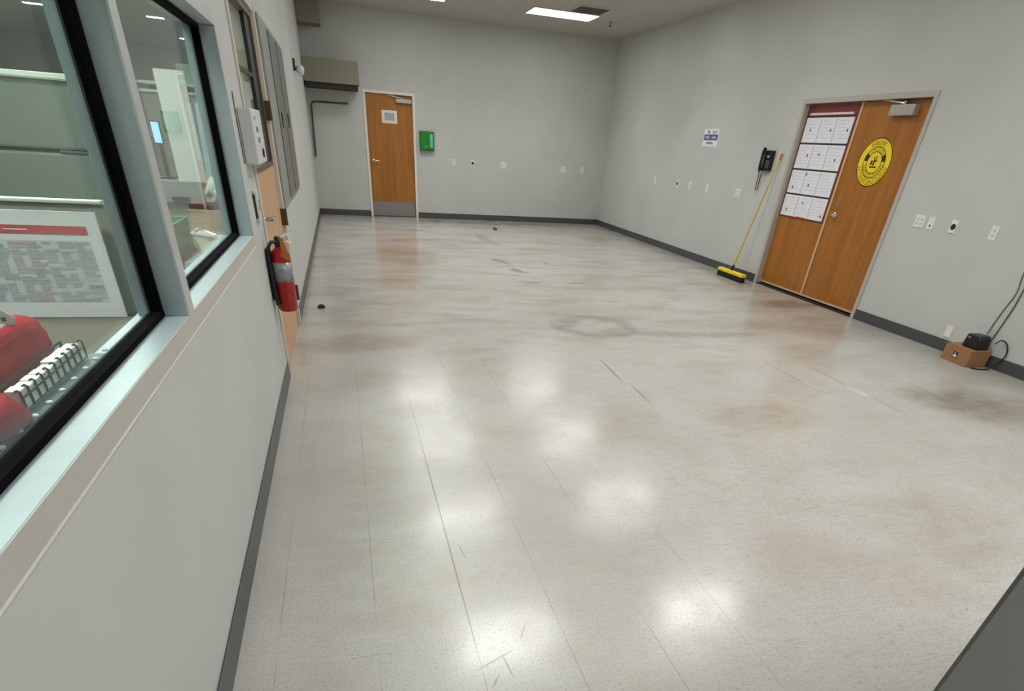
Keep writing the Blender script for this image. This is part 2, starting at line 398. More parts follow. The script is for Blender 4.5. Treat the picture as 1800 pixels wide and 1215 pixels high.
# ------------------------------------------------------------------ window strip in the left wall
win = sempty('window_1')
MY0, MY1 = -11.83, -11.765                          # mullion
struct('window_frame', MB().box(-T - .01, .002, WY0, WY1, 1.855, WZ1), 'alu_face', win, bevel=.002)
struct('window_sill', MB().box(-T - .01, -.001, WY0, WY1, .93, .985), 'alu', win, bevel=.002)
struct('window_jamb', MB().box(-.137, .001, WY1 - .035, WY1, .985, 1.855), 'alu', win, bevel=.002)
struct('window_jamb', MB().box(-T - .01, .001, WY0, WY0 + .04, .985, 1.855), 'alu', win, bevel=.002)
mul = struct('window_mullion', MB().box(-.137, -.002, MY0, MY1, .985, 1.855), 'alu', win, bevel=.002)
struct('mullion_cover', MB().box(-.004, .003, MY0 - .001, MY1 + .001, .985, 1.856), 'alu_face', mul, bevel=.001)
def pane(y0, y1):
    g = .016; z0, z1 = .985, 1.855; a, b = -.104, -.066
    s = MB().box(a, b, y0, y1, z0, z0 + g).box(a, b, y0, y1, z1 - g, z1).box(a, b, y0, y0 + g, z0, z1).box(a, b, y1 - g, y1, z0, z1)
    struct('rubber_seal', s, 'rubber', win)
    struct('glass_pane', MB().box(-.088, -.082, y0 + g, y1 - g, z0 + g, z1 - g), 'glass', win)
pane(WY0 + .04, MY0); pane(MY1, WY1 - .035)
struct('trim_3', box(-.0005, .0015, WY0, WY1 + .02, .93, .985), 'taupe')
struct('trim_4', MB().tube([(.001, WY0, .928), (.001, WY1 + .02, .928)], .0035, 8), 'sill_highlight')  # thin pale bead, a painted highlight along the lower window edge

# ------------------------------------------------------------------ doors
def door_closer(mb_parent, x0, x1, z0, z1, out=.06):
    """closer body on the leaf (local frame: face at y=0, outwards is -y)"""
    o = box(x0, x1, -out, 0, z0, z1).build('door_closer', 'closer', mb_parent, bevel=.006)
    xm = (x0 + x1) / 2
    MB().tube([(xm, -out * .7, z1 + .01), (xm - .17, -out * .9, z1 + .035), (xm - .33, -.02, z1 + .055)], .009, 8).lathe([(.016, z1 - .002), (.016, z1 + .03)], (xm, -out * .7, 0)).build('closer_arm', 'chrome', o, smooth=True)
    return o
def lever_handle(parent, x, z, d=1, y0=0.0, reach=.11):
    o = MB().lathe([(.028, y0), (.028, y0 - .008), (.014, y0 - .012), (.012, y0 - .055)], (x, 0, z), 'y', 20).tube(
        [(x, y0 - .05, z), (x + d * .02, y0 - .055, z), (x + d * reach * .7, y0 - .056, z - .002), (x + d * reach, y0 - .05, z - .004)], [.011, .011, .009, .008], 10).build('door_handle', 'chrome', parent, smooth=True)
    return o
# far door (door_1): local x from the frame's left edge, facing -y
d1 = sempty('door_1', (FD0, 0, 0))
w = FD1 - FD0
struct('door_frame', MB().box(0, .045, -.012, T, 0, FDZ).box(w - .045, w, -.012, T, 0, FDZ).box(.045, w - .045, -.012, T, FDZ - .045, FDZ)
       .box(.045, .06, .075, T, 0, FDZ - .045).box(w - .06, w - .045, .075, T, 0, FDZ - .045), 'whiteframe', d1, bevel=.002)
leaf = struct('door_leaf', box(.048, w - .048, .03, .075, .012, FDZ - .05), 'wood', d1, bevel=.002)
box(.06, w - .06, .027, .0305, .02, .28).build('kick_plate', 'steel', leaf)
o = lever_handle(leaf, .125, 1.02, 1, .03)
c = door_closer(leaf, w - .37, w - .06, 2.015, 2.075, .055); c.location = (0, .03, 0)
for z in (.25, 1.1, 1.95): MB().tube([(w - .046, .018, z - .055), (w - .046, .018, z + .055)], .008, 8).build('hinge', 'steel', leaf, smooth=True)
nt = thing('door_notice', 'white framed paper notice taped high on the single wooden door in the far wall', 'notice', (FD0 + .495, .03, 1.777))
box(-.15, .15, -.004, -.0005, -.107, .107).build('sheet', 'whiteframe', nt)
box(-.10, .095, -.0055, -.004, -.062, .068).build('printed_area', mat('pale_print', rgb(170, 178, 180), .6, var=.12, nscale=60), nt)
mb = MB()
for i in range(6):
    for j in range(5):
        if random.random() < .8: mb.box(-.088 + j * .036, -.088 + j * .036 + random.uniform(.015, .03), -.0064, -.0055, .048 - i * .019, .055 - i * .019)
mb.build('print_lines', mat('grey_print', rgb(120, 130, 138), .6), nt)
# right double door (door_2): local x runs from far jamb to near jamb, facing -y (into the room)
d2 = sempty('door_2', (W, RD1, 0), -R90)
w = RD1 - RD0; rc = .062
struct('door_frame', MB().box(0, .05, -.012, T, 0, RDZ).box(w - .05, w, -.012, T, 0, RDZ).box(.05, w - .05, -.012, T, RDZ - .05, RDZ), 'frame', d2, bevel=.002)
struct('threshold', box(.05, w - .05, 0, T, 0, .012), 'threshold', d2)
struct('door_stop', MB().box(.05, w - .05, .105, T, .012, RDZ - .05), 'threshold', d2)
xm = .965
lf = struct('door_leaf', box(.053, xm, rc, rc + .04, .030, RDZ - .053), 'wood', d2, bevel=.002)
rl = struct('door_leaf', box(xm + .004, w - .053, rc, rc + .04, .030, RDZ - .053), 'wood', d2, bevel=.002)
box(xm - .028, xm + .006, rc - .012, rc, .030, RDZ - .053).build('astragal', 'tan', lf, bevel=.002)
box(.055, xm - .03, rc - .006, rc, .030, .052).build('door_sweep', 'tan', lf)
box(xm + .008, w - .055, rc - .006, rc, .030, .052).build('door_sweep', 'tan', rl)
lever_handle(rl, 1.075, 1.005, 1, rc, .085)
MB().lathe([(.02, rc), (.02, rc - .012)], (1.075, 0, 1.12), 'y', 16).build('lock_cylinder', 'chrome', rl, smooth=True)
c = door_closer(rl, 1.43, 1.75, 1.99, 2.085, .07); c.location = (0, rc, 0)
for z in (.25, 1.1, 1.95):
    MB().tube([(w - .05, rc - .012, z - .055), (w - .05, rc - .012, z + .055)], .008, 8).build('hinge', 'steel', rl, smooth=True)
# left door (door_3): local x runs from near jamb to far jamb, facing -y = world +x
d3 = sempty('door_3', (0, LD0, 0), R90)
w = LD1 - LD0
struct('door_frame', MB().box(-.02, .045, -.010, T, 0, LDZ).box(w - .055, w + .01, -.014, T, 0, LDZ).box(.045, w - .055, -.010, T, LDZ - .05, LDZ), 'cream', d3, bevel=.002)
rc = .012
gx0, gx1, gz0, gz1 = .10, 1.265, 1.235, 2.125
leaf = struct('door_leaf', MB().box(.048, gx0, rc, rc + .042, .003, LDZ - .055).box(gx1, w - .058, rc, rc + .042, .003, LDZ - .055)
              .box(gx0, gx1, rc, rc + .042, .003, gz0).box(gx0, gx1, rc, rc + .042, gz1, LDZ - .055), 'wood_pale', d3)
g = .028
MB().box(gx0, gx1, rc - .008, rc + .05, gz0, gz0 + g).box(gx0, gx1, rc - .008, rc + .05, gz1 - g, gz1).box(gx0, gx0 + g, rc - .008, rc + .05, gz0, gz1).box(
    gx1 - g, gx1, rc - .008, rc + .05, gz0, gz1).build('lite_frame', mat('lite_frame_bronze', rgb(96, 84, 78), .45, .3), leaf, bevel=.002)
box(gx1 - g - .26, gx1 - g, rc + .006, rc + .03, gz0 + g, gz1 - g).build('dark_pane_strip', 'black', leaf)
box(gx0 + g, gx1 - g - .26, rc + .004, rc + .03, 1.755, 1.775).build('glazing_bar', 'black', leaf)
box(gx0 + g, gx1 - g - .26, rc + .018, rc + .024, gz0 + g, gz1 - g).build('lite_glass', 'glass', leaf)
lever_handle(leaf, .16, .985, 1, rc, .16)
for z in (.28, .87, 1.58): MB().box(w - .075, w - .03, -.026, rc, z - .06, z + .06).tube([(w - .058, -.026, z - .06), (w - .058, -.026, z + .06)], .010, 8).build('hinge', 'hinge', leaf)

# ------------------------------------------------------------------ ceiling fixtures
M['diffuser'] = emat('troffer_diffuser', (1.0, 1.0, .99, 1), TROFFER)
M['troffer_frame'] = mat('troffer_frame', rgb(200, 198, 192), .4, var=.02)
def troffer():
    t = empty('ceiling_light')
    a, b = .60, .30
    MB().box(-a, a, -b, -b + .025, -.012, -.001).box(-a, a, b - .025, b, -.012, -.001).box(-a, -a + .025, -b + .025, b - .025, -.012, -.001).box(a - .025, a, -b + .025, b - .025, -.012, -.001).build('fixture_frame', 'troffer_frame', t, bevel=.002)
    box(-a + .025, a - .025, -b + .025, b - .025, -.008, -.002).build('diffuser', M['diffuser'], t)
    ld = bpy.data.lights.new('lamp', 'AREA'); ld.shape = 'RECTANGLE'; ld.size = 1.12; ld.size_y = .52; ld.energy = DOWN; ld.spread = math.radians(SPREAD)
    ld.color = (1.0, 1.0, .99); lo = bpy.data.objects.new('lamp', ld); C.objects.link(lo); lo.parent = t; lo.location = (0, 0, -.012)
    return t
rows = [(-1.76, 'row nearest the far wall'), (-4.30, 'second row from the far wall'), (-6.80, 'third row from the far wall'),
        (-9.40, 'fourth row from the far wall'), (-11.95, 'fifth row, over the camera'), (-14.4, 'last row, at the end behind the camera')]
proto = troffer(); first = True
for ry, rn in rows:
    for rx, side in ((1.84, 'left'), (4.42, 'right')):
        o = proto if first else copy_tree(proto); first = False
        o.location = (rx, ry, H)
        tag(o, 'white rectangular ceiling troffer, ' + side + ' one of the ' + rn, 'ceiling light', 'recessed ceiling troffers')
v = thing('air_vent', 'dark louvred air vent in the ceiling beside the lit troffer', 'vent', (4.70, -2.37, H))
MB().box(-.29, .29, -.29, -.26, -.012, -.001).box(-.29, .29, .26, .29, -.012, -.001).box(-.29, -.26, -.26, .26, -.012, -.001).box(.26, .29, -.26, .26, -.012, -.001).build('vent_frame', 'troffer_frame', v, bevel=.002)
box(-.26, .26, -.26, .26, -.004, -.001).build('vent_opening', 'slot', v)
mb = MB()
for i in range(7):
    mb.box(-.26, .26, -.235 + i * .075, -.205 + i * .075, -.012, -.009)
mb.build('louvre', mat('grey_louvre', rgb(110, 106, 100), .5), v)
sp = thing('sprinkler_head', 'small dark sprinkler head in the ceiling near the far right corner', 'sprinkler', (5.37, -1.63, H))
MB().lathe([(.035, -.001), (.033, -.008), (.012, -.012), (.010, -.035), (.006, -.05)], (0, 0, 0), 'z', 16).build('escutcheon', 'steel', sp, smooth=True)
MB().lathe([(.028, -.058), (.030, -.052), (.01, -.05)], (0, 0, 0), 'z', 16).build('deflector', 'slot', sp, smooth=True)

# ------------------------------------------------------------------ wall plates
def outlet_plate(kind):
    t = empty({'duplex': 'outlet_plate', 'hole': 'cable_plate', 'switch': 'switch_plate', 'double': 'double_outlet_plate', 'blank': 'blank_plate', 'data': 'data_plate'}[kind])
    wd_ = .058 if kind == 'double' else .035
    box(-wd_, wd_, -.006, -.0005, -.057, .057).build('plate', 'white', t, bevel=.003)
    if kind in ('duplex', 'double'):
        for cx in ((-.023, .023) if kind == 'double' else (0,)):
            for z in (-.02, .02):
                r = box(cx - .016, cx + .016, -.0085, -.006, z - .014, z + .014).build('receptacle', 'whitepaint', t, bevel=.004)
                MB().box(cx - .008, cx - .005, -.0088, -.0084, z - .004, z + .006).box(cx + .005, cx + .008, -.0088, -.0084, z - .004, z + .006).build('slot', 'slot', r)
    elif kind == 'hole':
        MB().lathe([(.026, -.0058), (.026, -.010), (.02, -.0105)], (0, 0, 0), 'y', 20).build('grommet', 'black', t, smooth=True)
    elif kind == 'switch':
        box(-.006, .006, -.016, -.006, -.010, .012).build('toggle', 'whitepaint', t, bevel=.002)
    elif kind == 'data':
        box(-.009, .009, -.0085, -.006, -.028, -.010).build('jack', 'slot', t)
        box(-.009, .009, -.0085, -.006, .008, .026).build('jack', 'whitepaint', t)
    for z in ((-.047, .047)): MB().lathe([(.0035, -.0058), (.0035, -.0068)], (0, 0, z), 'y', 8).build('screw', 'steel', t)
    return t
protos = {}
def place_plate(kind, loc, rz, label, cat='wall plate'):
    if kind not in protos: protos[kind] = outlet_plate(kind); o = protos[kind]
    else: o = copy_tree(protos[kind])
    o.location = loc; o.rotation_euler = (0, 0, rz)
    tag(o, label, cat, 'small white wall plates')
place_plate('duplex', (2.83, 0, 1.075), 0, 'narrow white outlet plate on the far wall, first to the right of the green box')
place_plate('hole', (3.24, 0, 1.08), 0, 'white plate with round black hole on the far wall right of the green box')
place_plate('double', (3.92, 0, 1.083), 0, 'wide white double plate near the middle of the far wall')
place_plate('double', (5.30, 0, 1.077), 0, 'wide white double plate on the far wall close to its right end')
place_plate('duplex', (5.75, 0, 1.08), 0, 'narrow white plate on the far wall, the last before the right corner')
place_plate('duplex', (W, -2.64, 1.08), -R90, 'white plate on the right wall, the nearest to the far corner')
place_plate('hole', (W, -3.50, 1.078), -R90, 'white plate with black hole, left of the blue and white sign on the right wall')
place_plate('switch', (W, -3.94, 1.085), -R90, 'narrow white switch plate between a black-holed plate and a blank plate, right wall', 'switch plate')
place_plate('blank', (W, -4.50, 1.083), -R90, 'blank white plate on the right wall directly under the blue and white sign')
place_plate('double', (W, -5.37, 1.076), -R90, 'white plate on the right wall left of the hanging black phone cord')
place_plate('double', (W, -8.655, 1.080), -R90, 'wide white double plate on the right wall, nearest to the double door frame')
place_plate('data', (W, -8.795, 1.075), -R90, 'narrow white plate with small dark jack, right beside a wide double plate')
place_plate('hole', (W, -9.055, 1.078), -R90, 'white plate with big round black hole, right wall, right of the double door')
place_plate('duplex', (W, -9.475, 1.078), -R90, 'white outlet plate on the right wall, rightmost of all the plates')
place_plate('blank', (W, -9.50, .19), -R90, 'white plate low on the right wall just above the cardboard box')

# ------------------------------------------------------------------ signs and things on the walls
g = thing('first_aid_cabinet', 'small green cabinet with pale print mounted on the far wall beside the single door', 'cabinet', (2.265, 0, 1.42))
box(-.145, .145, -.085, -.001, -.165, .165).build('cabinet_body', 'darkgreen', g, bevel=.006)
dr = box(-.135, .14, -.095, -.085, -.15, .155).build('cabinet_door', 'green', g, bevel=.004)
box(.06, .115, -.0965, -.095, -.11, .12).build('label', 'lightgreen', dr)
box(-.035, -.015, -.104, -.095, -.115, -.08).build('latch', 'lightgreen', dr)

# blue and white sign on the right wall
s = thing('wall_sign', 'small blue and white sign high on the right wall, left of the black phone', 'sign', (W, -4.285, 1.762), -R90)
box(-.215, .215, -.004, -.0005, -.115, .115).build('sign_board', 'paper', s)
box(-.20, .20, -.0052, -.004, -.035, .042).build('blue_band', 'blue', s)
def glyphs(mb, x0, x1, z0, z1, n, y, ch=None):
    wdt = (x1 - x0) / n
    for i in range(n):
        a = x0 + i * wdt + wdt * .12; b = x0 + (i + 1) * wdt - wdt * .12; t = wdt * .2; k = random.randrange(4)
        mb.box(a, a + t, y, y + .0008, z0, z1)
        if k in (0, 1): mb.box(a, b, y, y + .0008, z1 - t, z1)
        if k in (1, 2): mb.box(a, b, y, y + .0008, z0, z0 + t)
        if k in (0, 3): mb.box(b - t, b, y, y + .0008, z0, z1)
        mb.box(a, b, y, y + .0008, (z0 + z1) / 2 - t / 2, (z0 + z1) / 2 + t / 2)
for nm_, mm_, a_ in (('dark_lettering', 'blue', (-.12, -.03, .055, .095, 2, -.0053)), ('dark_lettering', 'blue', (.03, .15, .055, .095, 3, -.0053)), ('dark_lettering', 'blue', (-.10, .10, -.088, -.052, 4, -.0053)),
                     ('pale_lettering', 'paper', (-.17, -.03, -.016, .024, 3, -.0062)), ('pale_lettering', 'paper', (.03, .16, -.016, .024, 3, -.0062))):
    mb = MB(); glyphs(mb, *a_); mb.build(nm_, mm_, s)

# round yellow sign on the right leaf
s = thing('round_sign', 'round yellow and black safety sign on the right leaf of the double door', 'sign', (W + .062, -7.712, 1.563), -R90)
def ringmb(r0, r1, a0, a1, y0, y1, n=40):
    mb = MB(); full = abs(a1 - a0) >= 2 * math.pi - 1e-3
    V = []
    for i in range(n + (0 if full else 1)):
        a = a0 + (a1 - a0) * i / n; ca, sa = math.cos(a), math.sin(a)
        V.append([mb.bm.verts.new((r * ca, y, r * sa)) for r, y in ((r0, y0), (r1, y0), (r1, y1), (r0, y1))])
    m_ = len(V)
    for i in range(m_ if full else m_ - 1):
        A, B = V[i], V[(i + 1) % m_]
        for k in range(4): mb.bm.faces.new((A[k], A[(k + 1) % 4], B[(k + 1) % 4], B[k]))
    if not full: mb.bm.faces.new(V[0]); mb.bm.faces.new(V[-1][::-1])
    return mb
MB().lathe([(.235, -.0005), (.235, -.004)], (0, 0, 0), 'y', 48).build('sign_disc', 'signyellow', s)
ringmb(.226, .235, 0, 2 * math.pi, -.005, -.004, 48).build('rim', 'signblack', s)
ringmb(.147, .155, 0, 2 * math.pi, -.005, -.004, 48).build('inner_ring', 'signblack', s)
ringmb(.100, .108, 0, 2 * math.pi, -.005, -.004, 48).build('inner_ring', 'signblack', s)
d = math.radians
ringmb(.105, .15, d(5), d(35), -.005, -.004, 10).build('black_arc', 'signblack', s)
ringmb(.105, .15, d(145), d(175), -.005, -.004, 10).build('black_arc', 'signblack', s)
def arc_glyphs(r0, r1, a0, a1, n, y=-.0055):
    mb = MB()
    for i in range(n):
        a = a0 + (a1 - a0) * (i + .5) / n; rot = Matrix.Rotation(-(a - math.pi / 2), 3, 'Y')
        wd_ = abs(a1 - a0) / n * (r0 + r1) / 2 * .30; t = wd_ * .45; k = random.randrange(4)
        mb.box(-wd_, -wd_ + t, y, y + .0008, r0, r1, rot)
        if k != 1: mb.box(wd_ - t, wd_, y, y + .0008, r0, r1 if k != 2 else (r0 + r1) / 2, rot)
        if k != 3: mb.box(-wd_, wd_, y, y + .0008, r1 - t, r1, rot)
        if k != 0: mb.box(-wd_, wd_, y, y + .0008, r0, r0 + t, rot)
    return mb
arc_glyphs(.170, .212, d(125), d(62), 9).build('ring_lettering', 'signblack', s)
arc_glyphs(.212, .170, d(190), d(350), 18).build('ring_lettering', 'signblack', s)
arc_glyphs(.115, .140, d(140), d(40), 9).build('ring_lettering', 'signblack', s)
arc_glyphs(.140, .115, d(185), d(355), 14).build('ring_lettering', 'signblack', s)
mb = MB()
mb.box(-.006, .006, -.005, -.004, -.03, .07, Matrix.Rotation(.42, 3, 'Y')).box(-.006, .006, -.005, -.004, -.03, .06, Matrix.Rotation(-.25, 3, 'Y'))
mb.box(-.05, .05, -.005, -.004, -.05, -.036).box(-.004, .045, -.005, -.004, -.004, .008, Matrix.Rotation(-.5, 3, 'Y'))
mb.box(-.045, -.02, -.005, -.004, -.036, .01, Matrix.Rotation(.3, 3, 'Y'))
mb.build('hand_symbol', 'signblack', s)

# schedule board on the left leaf
s = thing('schedule_poster', 'tall maroon-bordered poster of white schedule sheets on the left double door leaf', 'poster', (W + .062, -6.37, 0), -R90)
px0, px1, pz0, pz1 = 0.0, .865, .888, 2.118
box(px0, px1, -.006, -.0005, pz0, pz1).build('border', 'brownred', s)
box(px0 + .05, px1 - .07, -.0075, -.006, 2.02, 2.042).build('header_strip', mat('pink_paper', rgb(224, 200, 202), .6), s)
x0, x1 = px0 + .022, px1 - .03
zs = [2.005, 1.725, 1.445, 1.165, .900]
for i in range(4):
    zt, zb = zs[i] - .012, zs[i + 1] + .008
    p_ = box(x0, x1, -.0085, -.006, zb, zt).build('schedule_sheet', 'paper', s)
    mb = MB(); mkm = mat('sheet_marks', rgb(104, 92, 100), .7)
    for cidx in range(3):
        cx0 = x0 + (x1 - x0) * cidx / 3; cw = (x1 - x0) / 3
        if cidx: mb.box(cx0 - .012, cx0 + .012, -.0092, -.0085, zb + .01, zt - .01)
        n = 6
        for r in range(n):
            z = zt - .03 - r * (zt - zb - .05) / n
            ln_ = cw * random.uniform(.45, .78)
            mb.box(cx0 + cw * .14, cx0 + cw * .14 + ln_, -.0092, -.0085, z - .006, z)
    for r in range(3):
        a = random.uniform(x0 + .02, x1 - .05); z = random.uniform(zb + .03, zt - .05); MB().box(a, a + .022, -.0096, -.0085, z, z + .03).build('dark_mark', mkm, p_)
    mb.build('print_lines', mat('sheet_print', rgb(198, 198, 210), .7, var=.08, nscale=30), p_)
    box(x0 - .01, x1 + .01, -.0100, -.006, zs[i] - .008, zs[i] + .006).build('divider_rail', 'slot', s)
box(x0 + (x1 - x0) * .40, x0 + (x1 - x0) * .62, -.0095, -.0085, .903, .916).build('red_mark', mat('red_ink', rgb(200, 70, 74), .6), s)

# wall phone
s = thing('wall_phone', 'black wall telephone with hanging cord on the right wall, left of the double door', 'phone', (W, -5.925, 1.515), -R90)
box(-.085, .095, -.055, -.001, -.125, .115).build('phone_base', 'black', s, bevel=.014, seg=3)
box(-.005, .08, -.06, -.055, -.09, .0).build('keypad', mat('keypad_grey', rgb(70, 70, 72), .5), s, bevel=.003)
box(.0, .055, -.0605, -.055, .03, .055).build('display', mat('phone_display', rgb(150, 150, 148), .3), s)
MB().tube([(-.055, -.075, .14), (-.06, -.09, .10), (-.062, -.092, 0), (-.06, -.09, -.10), (-.055, -.075, -.13)], [.026, .020, .017, .020, .026], 12).build('handset', 'black', s, smooth=True)
cord = [(-.075, -.05, -.12)]
for i in range(49):
    t = i / 48.0; a = t * math.pi
    if t < .46: z = -.13 - (t / .46) * .22; x = -.115
    elif t < .54: u = (t - .46) / .08 * math.pi; x = -.115 + .024 * (1 - math.cos(u)); z = -.35 - .012 * math.sin(u)
    else: z = -.35 + ((t - .54) / .46) * .22; x = -.067
    cord.append((x + .004 * math.cos(t * 150), -.035 + .004 * math.sin(t * 150), z))
cord.append((-.03, -.045, -.12))
MB().tube(cord, .006, 6).build('coiled_cord', 'black', s, smooth=True)

# push broom leaning on the right wall
s = thing('push_broom', 'yellow push broom with long pale handle leaning on the wall beside the double door', 'broom', (5.99, -6.08, 0), 0)
hx0, hx1, hy0, hy1 = -.04, .04, -.32, .32
box(hx0, hx1, hy0, hy1, .07, .115).build('broom_block', 'yellow', s, bevel=.012, seg=3)
mb = MB()
for i in range(28):
    for j in range(4):
        y = hy0 + .02 + i * (hy1 - hy0 - .04) / 27; x = hx0 + .012 + j * .0187
        mb.box(x - .007, x + .007, y - .009, y + .009, 0, .072)
mb.build('bristles', 'blacksoft', s)
MB().tube([(.0, .02, .10), (.02, .015, .19)], .017, 10).build('handle_socket', 'black', s, smooth=True)
MB().tube([(.015, .015, .17), (.235, -.10, 1.58)], .0125, 10).build('broom_handle', 'handle_yellow', s, smooth=True)
MB().tube([(.2275, -.096, 1.53), (.2375, -.1012, 1.60)], .0145, 10).build('handle_grip', 'amber', s, smooth=True)

# cardboard box with a black adapter on it
rot = -.10
s = thing('cardboard_box', 'small brown cardboard box on the floor against the right wall', 'box', (6.115, -9.865, 0), rot)
bw, bl, bh = .112, .145, .15
box(-bw, bw, -bl, bl, 0.001, bh - .004).build('box_body', 'cardboard', s, bevel=.003)
box(-bw, bw, -bl, -.002, bh - .004, bh).build('flap', 'cardboard', s); box(-bw, bw, .002, bl, bh - .004, bh).build('flap', 'cardboard', s)
MB().box(-bw - .001, -bw, -.02, .03, .045, .10).build('printed_mark', 'signblack', s)
MB().box(-bw - .0018, -bw - .001, -.012, .022, .052, .074).box(-bw - .0018, -bw - .001, .004, .012, .08, .094).build('white_mark', 'paper', s)
s = thing('power_adapter', 'black boxy power supply sitting on top of the cardboard box', 'adapter', (6.13, -9.90, bh + .001), -.05)
MB().prism([(-.085, 0), (.085, 0), (.072, .12), (-.055, .12), (-.078, .09)], 'x', -.07, .07).build('adapter_body', 'black', s, bevel=.014, seg=3)
mb = MB()
for i in range(6): mb.box(-.073, -.0705, -.05 + i * .018, -.042 + i * .018, .02, .085)
mb.build('vent_slots', 'slot', s)
box(-.0745, -.0705, .02, .05, .085, .10).build('badge', mat('grey_badge', rgb(120, 120, 124), .4), s)
adapter = s
def cable(name, label, pts, r, m, parent=None):
    P = [Vector(p) for p in pts]; out = []
    for i in range(len(P) - 1):
        p0, p1, p2, p3 = P[max(i - 1, 0)], P[i], P[i + 1], P[min(i + 2, len(P) - 1)]
        for k in range(8):
            t = k / 8
            out.append(.5 * ((2 * p1) + (-p0 + p2) * t + (2 * p0 - 5 * p1 + 4 * p2 - p3) * t * t + (-p0 + 3 * p1 - 3 * p2 + p3) * t ** 3))
    out.append(P[-1])
    if parent is not None:
        parent_inv = (Matrix.Translation(parent.location) @ parent.rotation_euler.to_matrix().to_4x4()).inverted()
        return MB().tube([parent_inv @ q for q in out], r, 8).build(name, m, parent, smooth=True)
    o = MB().tube(out, r, 8).build(name, m, smooth=True); return tag(o, label, 'cable')
cable('power_cord', 'left thin grey cord running up the right wall from the black power supply',
      [(6.16, -9.96, .17), (6.21, -9.90, .24), (6.243, -9.88, .34), (6.245, -9.905, .50), (6.245, -9.935, .655), (6.245, -9.91, .82), (6.245, -9.9, 1.2), (6.245, -9.92, 1.6)], .0045, 'cord', adapter)
cable('power_cord', 'right thicker grey cord running up the right wall from the black power supply',
      [(6.17, -9.98, .17), (6.22, -9.95, .22), (6.243, -9.945, .28), (6.244, -9.975, .517), (6.244, -9.98, .69), (6.244, -9.99, .9), (6.244, -10.0, 1.6)], .006, 'cord', adapter)
cable('loose_cable', 'black cable looping beside and behind the cardboard box to the floor',
      [(6.19, -10.02, .22), (6.22, -10.04, .26), (6.235, -10.09, .24), (6.235, -10.13, .17), (6.23, -10.12, .09), (6.21, -10.08, .03), (6.15, -10.09, .008), (6.05, -10.07, .007), (6.02, -10.03, .007)], .006, 'blackcord')

# ------------------------------------------------------------------ left wall items
s = thing('electrical_panel', 'wide grey metal electrical panel with two doors on the left wall beyond the door', 'electrical panel', (0, -8.07, 0), R90)
w = 2.12; z0, z1 = .905, 2.175
box(0, w, -.018, -.001, z0, z1).build('panel_trim', 'panelgrey', s, bevel=.003)
for a, b in ((.60, 1.30), (1.40, 2.08)):
    dd = box(a, b, -.026, -.018, z0 + .03, z1 - .03).build('panel_door', 'paneldark', s, bevel=.003)
    box(b - .5, b - .46, -.034, -.026, 1.48, 1.60).build('panel_handle', 'slot', dd, bevel=.002)

s = thing('card_reader', 'white boxy wall device with small dark marks between the window and the left door', 'wall device', (0, -9.95, 1.305), R90)
box(0, .44, -.068, -.001, 0, .255).build('device_housing', 'whitepaint', s, bevel=.007, seg=3)
mb = MB().box(.10, .15, -.0695, -.068, .205, .22).box(.12, .22, -.0695, -.068, .15, .175).box(.14, .24, -.0695, -.068, .10, .125)
mb.build('printed_marks', mat('grey_marks', rgb(120, 118, 120), .5), s)
MB().lathe([(.022, -.068), (.022, -.076)], (.27, 0, .05), 'y', 16).build('dark_button', 'slot', s, smooth=True)
s = thing('wall_switch', 'narrow pale switch box with dark edge below the white wall device', 'switch', (0, -9.90, 1.10), R90)
box(-.03, .05, -.022, -.001, -.08, .08).build('switch_box', 'whitepaint', s, bevel=.004)
box(-.034, -.030, -.012, -.001, -.06, .06).build('box_side', 'slot', s)
MB().box(.0, .03, -.026, -.022, -.02, .03).build('switch_rocker', 'closer', s, bevel=.002)
o = cable('thin_dark_line', 'thin dark line on the wall at the near side of the white wall device',
      [(.004, -10.02, 1.62), (.004, -10.03, 1.54), (.004, -10.03, 1.42), (.004, -10.02, 1.31)], .003, 'cord')  # thin dark upright line beside the white wall device

# fire extinguisher
s = thing('fire_extinguisher', 'red fire extinguisher with silver label hanging on the left wall by the door', 'fire extinguisher', (.082, -9.80, 0))
R_ = .060
MB().lathe([(R_ - .012, .495), (R_, .51), (R_, .80), (R_ * .93, .828), (R_ * .7, .852), (.024, .868), (.020, .88)], (0, 0, 0), 'z', 28).build('cylinder', 'red', s, smooth=True)
ringo = MB()
seg = 28; V = []
for k in range(20):
    a = math.radians(-150 + 15 * k * .95); V.append([ringo.bm.verts.new(((R_ + .001) * math.cos(a), (R_ + .001) * math.sin(a), z)) for z in (.675, .79)])
for A, B in zip(V, V[1:]): ringo.bm.faces.new((A[0], B[0], B[1], A[1]))
lb = ringo.build('silver_label', 'silver', s, smooth=True)
sol = lb.modifiers.new('thickness', 'SOLIDIFY'); sol.thickness = .001; sol.offset = 1
MB().lathe([(.022, .875), (.024, .885), (.022, .92), (.014, .93)], (0, 0, 0), 'z', 16).build('valve', 'black', s, smooth=True)
MB().tube([(0, 0, .925), (.05, .03, .94), (.09, .05, .955)], [.007, .006, .006], 8).build('lever', 'chrome', s, smooth=True)
MB().tube([(0, 0, .905), (.045, .03, .90), (.07, .05, .885)], [.007, .006, .006], 8).build('carry_handle', 'chrome', s, smooth=True)
MB().tube([(-.005, -.01, .90), (-.035, -.045, .905), (-.058, -.055, .87), (-.062, -.055, .80), (-.060, -.05, .70), (-.056, -.05, .60), (-.048, -.05, .54)], [.010, .010, .011, .011, .012, .013, .018], 10).build('hose', 'black', s, smooth=True)
MB().prism([(.015, .925), (.035, .93), (.062, .80), (.018, .815)], 'y', -.052, -.050).build('service_tag', 'amber', s)
MB().box(-.079, -.05, -.02, .02, .56, .86).build('wall_bracket', 'black', s)
MB().box(.03, .062, .012, .016, .52, .535, Matrix.Rotation(.5, 3, 'Y'), (.03, 0, .52)).build('clip', 'white', s)

